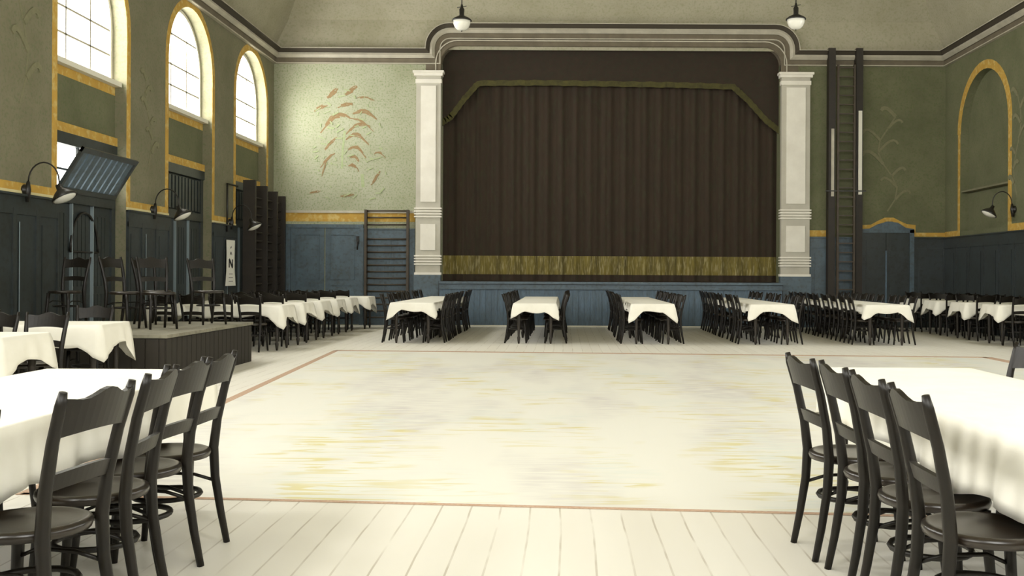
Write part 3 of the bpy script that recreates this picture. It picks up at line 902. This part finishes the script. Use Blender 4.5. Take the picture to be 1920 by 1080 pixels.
# foreground right table
make_table(2.9, .84, 'long dark table under white cloth in the right foreground', None, 1.96, 4.50, PI / 2)
make_cloth(2.95, .86, 'large white tablecloth on the right foreground table', 'foreground tablecloths', 1.96, 4.50, PI / 2, seed=2, over=.25, corner=.05, fl0=.03)
fr2 = [(3.38, 1.41, -92), (3.87, 1.415, -90), (4.33, 1.41, -90), (4.79, 1.37, -86)]
for k, (y, x, a) in enumerate(fr2):
    chair(x, y, a, ['nearest', 'second', 'third', 'farthest'][k] + ' bentwood chair on the aisle side of the right foreground table', 'bentwood chairs at the right foreground table')
for k, y in enumerate((3.6, 4.25, 4.9, 5.62)):
    chair(2.34, y, 90, ['nearest', 'second', 'third', 'farthest'][k] + ' chair on the far right side of the right foreground table', 'bentwood chairs at the right foreground table')

# tables by the podium, left
make_table(2.2, .78, 'table at the left frame edge between foreground table and podium', None, -5.75, 8.7, 0)
make_cloth(2.24, .8, 'white tablecloth at the left frame edge, corner hanging over the aisle', 'tablecloths before the podium', -5.75, 8.7, 0, seed=3, over=.22)
chair(-4.84, 9.24, 180, 'chair with full wide back rail between the two tables before the podium', 'chairs before the podium')
chair(-5.30, 9.24, 182, 'chair at left frame edge behind the nearer table before the podium', 'chairs before the podium')
make_table(1.5, .78, 'table standing right in front of the podium', None, -5.56, 10.75, R(4))
make_cloth(1.54, .8, 'white tablecloth with two hanging corners in front of the podium', 'tablecloths before the podium', -5.56, 10.75, R(4), seed=4, over=.22)
chair(-5.3, 11.26, 186, 'chair behind the tablecloth in front of the podium, crest just showing', 'chairs before the podium')
chair(-5.75, 10.24, 0, 'chair pushed under the near side of the table before the podium', 'chairs before the podium')

# podium
PX0, PX1, PY0, PY1, PZ = XL + .15, -4.62, 11.75, 14.95, .58
po = thing('podium', 'low dark podium with pale top carrying chairs beside the left wall', 'podium', ((PX0 + PX1) / 2, PY0, 0))
mb = MB(); mb.box(PX0, PY0 - .02, PZ - .04, PX1 + .03, PY1 + .02, PZ); loc_mb(mb, po).build('podium_top', 'podium_top', po)
mb = MB(); mb.box(PX0, PY0, 0, PX1, PY1, PZ - .04)
y = PY0
while y < PY1 - .05:
    mb.box(PX1, y + .006, 0, PX1 + .012, min(y + .16, PY1) - .006, PZ - .05); y += .16
x = PX0
while x < PX1 - .05:
    mb.box(x + .006, PY0 - .012, 0, min(x + .16, PX1) - .006, PY0, PZ - .05); x += .16
loc_mb(mb, po).build('side_cladding', 'podium_side', po)
pg = 'chairs standing on the podium'
chair(-6.70, 13.6, 170, 'leftmost chair on the podium, beside the left wall panelling', pg, PZ)
chair(-5.66, 13.1, 252, 'chair on the podium turned side-on with dark curved crest', pg, PZ)
chair(-5.72, 14.2, 246, 'chair farther back on the podium, right behind the side-on one', pg, PZ)
chair(-5.2, 13.0, 222, 'chair on the podium before the louvred door, second from its aisle end', pg, PZ)
chair(-4.98, 14.2, 226, 'rightmost chair on the podium', pg, PZ)

# tables along the left wall behind the podium
fronts = [16.95, 18.3, 19.65, 21.0, 22.35, 23.7]
for k, y in enumerate(fronts):
    xe = -4.75 if k < 5 else -4.6
    cx = (xe - 6.95) / 2; L = xe + 6.95
    n_ = NTH[k]
    make_table(L, .76, n_ + ' table from the podium in the row along the left wall', 'tables along the left wall', cx, y + .4, 0)
    make_cloth(L + .02, .78, 'white cloth on the %s table from the podium along the left wall' % n_, 'tablecloths along the left wall', cx, y + .4, 0, seed=10 + k, over=.19)
    for j, x in enumerate((-5.14, -5.62, -6.1, -6.58)):
        chair(x + random.uniform(-.03, .03), y - .10, random.uniform(-5, 5),
              '%s chair from the aisle at the %s table behind the podium' % (NTH[j], n_), 'chairs along the left wall tables')

# table rows in front of the stage
rows = [(-2.85, 'leftmost'), (-.55, 'second from left'), (1.66, 'middle'), (3.90, 'second from right'), (6.05, 'rightmost')]
TL = 1.93
for r_, (X, nm) in enumerate(rows):
    y0 = 18.95
    for k in range(3):
        cy = y0 + TL * (k + .5)
        pos = ['near', 'middle', 'stage'][k]
        make_table(TL - .02, .76, '%s table of the %s row before the stage' % (['nearest', 'middle', 'farthest'][k], nm), 'tables in rows before the stage', X, cy, PI / 2)
        make_cloth(TL, .78, 'white cloth on the %s table of the %s row before the stage' % (['nearest', 'middle', 'farthest'][k], nm),
                   'tablecloths in rows before the stage', X, cy, PI / 2, ends=(k == 0, k == 2), seed=30 + r_ * 3 + k, over=.15, corner=.17)
        for s, side in ((-1, 'left'), (1, 'right')):
            for j, dy in enumerate((-.60, 0, .60)):
                idx = k * 3 + j
                chair(X + s * (.345 + random.uniform(-.02, .03)), cy + dy + random.uniform(-.02, .02), s * 90 + random.uniform(-5, 5),
                      '%s chair from the viewer, %s side of the %s row before the stage' % (NTH[idx], side, nm), 'chairs in rows before the stage')

# tables along the right wall
fr3 = [23.9, 22.3, 20.7, 19.1]
for k, y in enumerate(fr3):
    n_ = ['farthest', 'second farthest', 'second nearest', 'nearest'][k]
    make_table(1.3, .76, n_ + ' table along the right wall', 'tables along the right wall', 8.88, y + .4, 0)
    make_cloth(1.32, .78, 'white cloth on the %s table along the right wall' % n_, 'tablecloths along the right wall', 8.88, y + .4, 0, seed=60 + k, over=.18)
    for j, x in enumerate((8.5, 8.97, 9.38)):
        chair(x - .02, y - .10, random.uniform(-4, 4), '%s chair from the aisle on the near side of the %s right wall table' % (NTH[j], n_), 'chairs along the right wall tables')
    if k < 3:
        chair(8.62, y + .85, 180, 'chair on the far side of the %s right wall table' % n_, 'chairs along the right wall tables')
    
# ------------------------------------------------------------------ gym fittings
wb = thing('wall_bars', 'single bay of dark wooden wall bars left of the stage pilaster', 'wall bars', (-4.49, YB - .1, 0))
BX0, BX1, BT = -5.02, -3.96, 2.92
for x in (BX0, BX1):
    mb = MB(); mb.box(x - .03, YB - .20, 0, x + .03, YB - .045, BT); loc_mb(mb, wb).build('upright', 'bars', wb)
for z in [2.89, 2.72, 2.54] + [2.18 - i * .165 for i in range(13)]:
    mb = MB(); mb.tube([(BX0, YB - .15, z), (BX1, YB - .15, z)], .02, 8); loc_mb(mb, wb).build('rung', 'bars', wb)

w2 = thing('wall_bars', 'tall dark wall bars with four deep uprights by the third arched window', 'wall bars', (XL + .1, 24.3, 0))
ups = [23.1, 24.0, 24.85, 25.55]
for i, y in enumerate(ups):
    mb = MB(); mb.box(XL + .082, y - .05, 0, XL + .36, y + .05, 3.42 - .06 * i); loc_mb(mb, w2).build('upright', 'beech', w2)
for z in [.25 + i * .2 for i in range(15)]:
    mb = MB(); mb.tube([(XL + .24, ups[0], z), (XL + .24, ups[-1], z)], .022, 6); loc_mb(mb, w2).build('rung', 'beech', w2)

ld = thing('climbing_ladder', 'tall dark climbing ladder fixed to the wall right of the stage', 'ladder', (7.06, YB - .15, 0))
def bxp(x0, x1, z0, z1, y0, y1, name, m):
    mb = MB(); mb.box(x0, YB - y0, z0, x1, YB - y1, z1); return loc_mb(mb, ld).build(name, m, ld)
for x in (6.71, 7.40):
    bxp(x - .085, x + .085, 0, 7.03, .30, .09, 'beam', 'beech')
tag(bxp(7.37, 7.46, 3.35, 5.45, .32, .30, 'highlight_strip', 'highlight_paint'), 'white painted highlight on the right beam')  # pale strips imitate the highlight running down the beams
tag(bxp(6.69, 6.76, 3.3, 5.0, .32, .30, 'highlight_strip', 'mould_light'), 'pale painted highlight on the left beam')
for x in (6.85, 7.26):
    bxp(x - .025, x + .025, 0, 6.6, .36, .28, 'side_rail', 'bars')
for i in range(28):
    bxp(6.85, 7.26, .25 + i * .232, .28 + i * .232, .34, .30, 'rung', 'bars')
for z in (3.42,):
    bxp(6.55, 7.56, z, z + .03, .34, .30, 'cross_bar', 'black')

# hanging pennant poster
pn = thing('banner', 'narrow white banner with black marks hanging on the left wall panelling', 'banner', (XL + .06, 22.2, 1.5))
mb = MB()
prof = [(-.27, 2.02), (.27, 2.02), (.25, 1.7), (.26, 1.35), (.33, 1.02), (-.33, 1.02), (-.26, 1.35), (-.25, 1.7)]
slab_poly(mb, [(22.2 + u, z) for u, z in prof], 'x', XL + .084, XL + .094); loc_mb(mb, pn).build('paper_sheet', 'paper', pn)
mb = MB(); X = XL + .095
def bar(y0, z0, y1, z1, wd): ribbon(mb, [(22.2 + y0, z0), (22.2 + y1, z1)], wd, 'x', X, .002)
bar(-.11, 1.42, -.11, 1.60, .06); bar(-.11, 1.60, .11, 1.42, .07); bar(.11, 1.42, .11, 1.60, .06)
bar(-.06, 1.70, .0, 1.76, .03); bar(.0, 1.76, .06, 1.70, .03)
bar(-.03, 1.84, .03, 1.88, .03); bar(-.12, 1.28, .12, 1.28, .012); bar(-.14, 1.2, .14, 1.2, .012); bar(-.14, 1.12, .14, 1.12, .012)
loc_mb(mb, pn).build('printed_marks', 'ink', pn)

# thin iron bracket frame beside the third arch
br = MB(); br.tube([(XL + .06, 22.05, 2.2), (XL + .06, 22.05, 3.25), (XL + .06, 22.75, 3.25)], .022, 6)
tag(br.build('wall_bracket', 'black'), 'thin dark iron bracket frame on the wall above the white banner', 'bracket')

# gooseneck wall lamps
def gooseneck(y, label, side=1, X=XL, z0=2.42, head=True):
    t = thing('wall_lamp', label, 'wall lamp', (X, y, z0), 0, 'gooseneck wall lamps')
    s = side
    mb = MB(); mb.lathe([(.0, 0), (.07, 0), (.08, .02), (.05, .05), (.03, .09), (.0, .09)], n=14, cap=False, mtx=Matrix.Rotation(s * PI / 2, 4, 'Y'))
    mb.tube([(s * .05, 0, -.16), (s * .06, 0, .0), (s * .07, 0, .12)], [.03, .045, .02], 10)
    mb.build('wall_plate', 'black', t)
    pts = []
    for k in range(13):
        a = PI * k / 12
        pts.append((s * (.07 + .21 * (1 - math.cos(a))), 0, .12 + .26 * math.sin(a)))
    pts.append((s * .49, 0, .02))
    mb = MB(); mb.tube(pts, .011, 8); mb.build('arm', 'black', t)
    mt = Matrix.Translation(Vector((s * .50, 0, .02))) @ Matrix.Rotation(s * R(-28), 4, 'Y')
    mb = MB(); mb.lathe([(.0, .06), (.035, .06), (.045, -.01), (.10, -.05), (.165, -.12), (.175, -.15), (.168, -.15), (.155, -.118), (.09, -.05), (.0, -.03)], n=20, cap=False, mtx=mt)
    mb.build('lamp_shade', 'black', t)
    mb = MB(); mb.lathe([(.0, -.19), (.05, -.187), (.10, -.175), (.14, -.158), (.16, -.14), (.10, -.10), (.0, -.08)], n=18, cap=False, mtx=mt)
    tag(mb.build('glass_bowl', 'opal', t), 'white glass bowl')
    return t
gooseneck(13.85, 'nearest gooseneck wall lamp on the left wall, by the hopper window')
gooseneck(18.15, 'gooseneck wall lamp between the two louvred doors on the left wall')
gooseneck(22.35, 'far gooseneck wall lamp next to the tall wall bars')
gooseneck(21.75, 'gooseneck wall lamp on the right wall beside the blind arch', -1, XR, 2.75)

# pendant lamps
def pendant(x, y, z, label, o=None):
    t = thing('pendant_lamp', label, 'pendant lamp', (x, y, z), 0, 'pendant lamps')
    mb = MB(); mb.tube([(0, 0, .30), (0, 0, 10.55 - z)], .012, 6); mb.build('drop_rod', 'black', t)
    mb = MB(); mb.lathe([(.0, .34), (.02, .34), (.03, .28), (.055, .24), (.05, .12), (.075, .09), (.0, .09)], n=16, cap=False); mb.build('lamp_holder', 'black', t)
    mb = MB(); mb.tube([(-.10, 0, .275), (.10, 0, .31)], .008, 6); mb.build('thumb_screw', 'black', t)
    mb = MB(); mb.lathe([(.0, .11), (.07, .10), (.16, .055), (.205, .02), (.21, .0), (.2, -.005), (.0, .01)], n=28, cap=False); mb.build('lamp_shade', 'black', t)
    mb = MB(); mb.lathe([(.0, -.205), (.05, -.203), (.10, -.185), (.145, -.14), (.175, -.07), (.185, .0), (.0, .0)], n=28, cap=False)
    tag(mb.build('glass_bowl', 'opal', t), 'white opal glass bowl')
    mb = MB(); mb.lathe([(.0, -.235), (.012, -.228), (.008, -.2), (.0, -.2)], n=8, cap=False); mb.build('finial', 'black', t)
pendant(-2.17, 21.2, 6.60, 'white bowl pendant lamp over the left shoulder of the proscenium')
pendant(4.82, 21.2, 6.66, 'white bowl pendant lamp over the right shoulder of the proscenium')
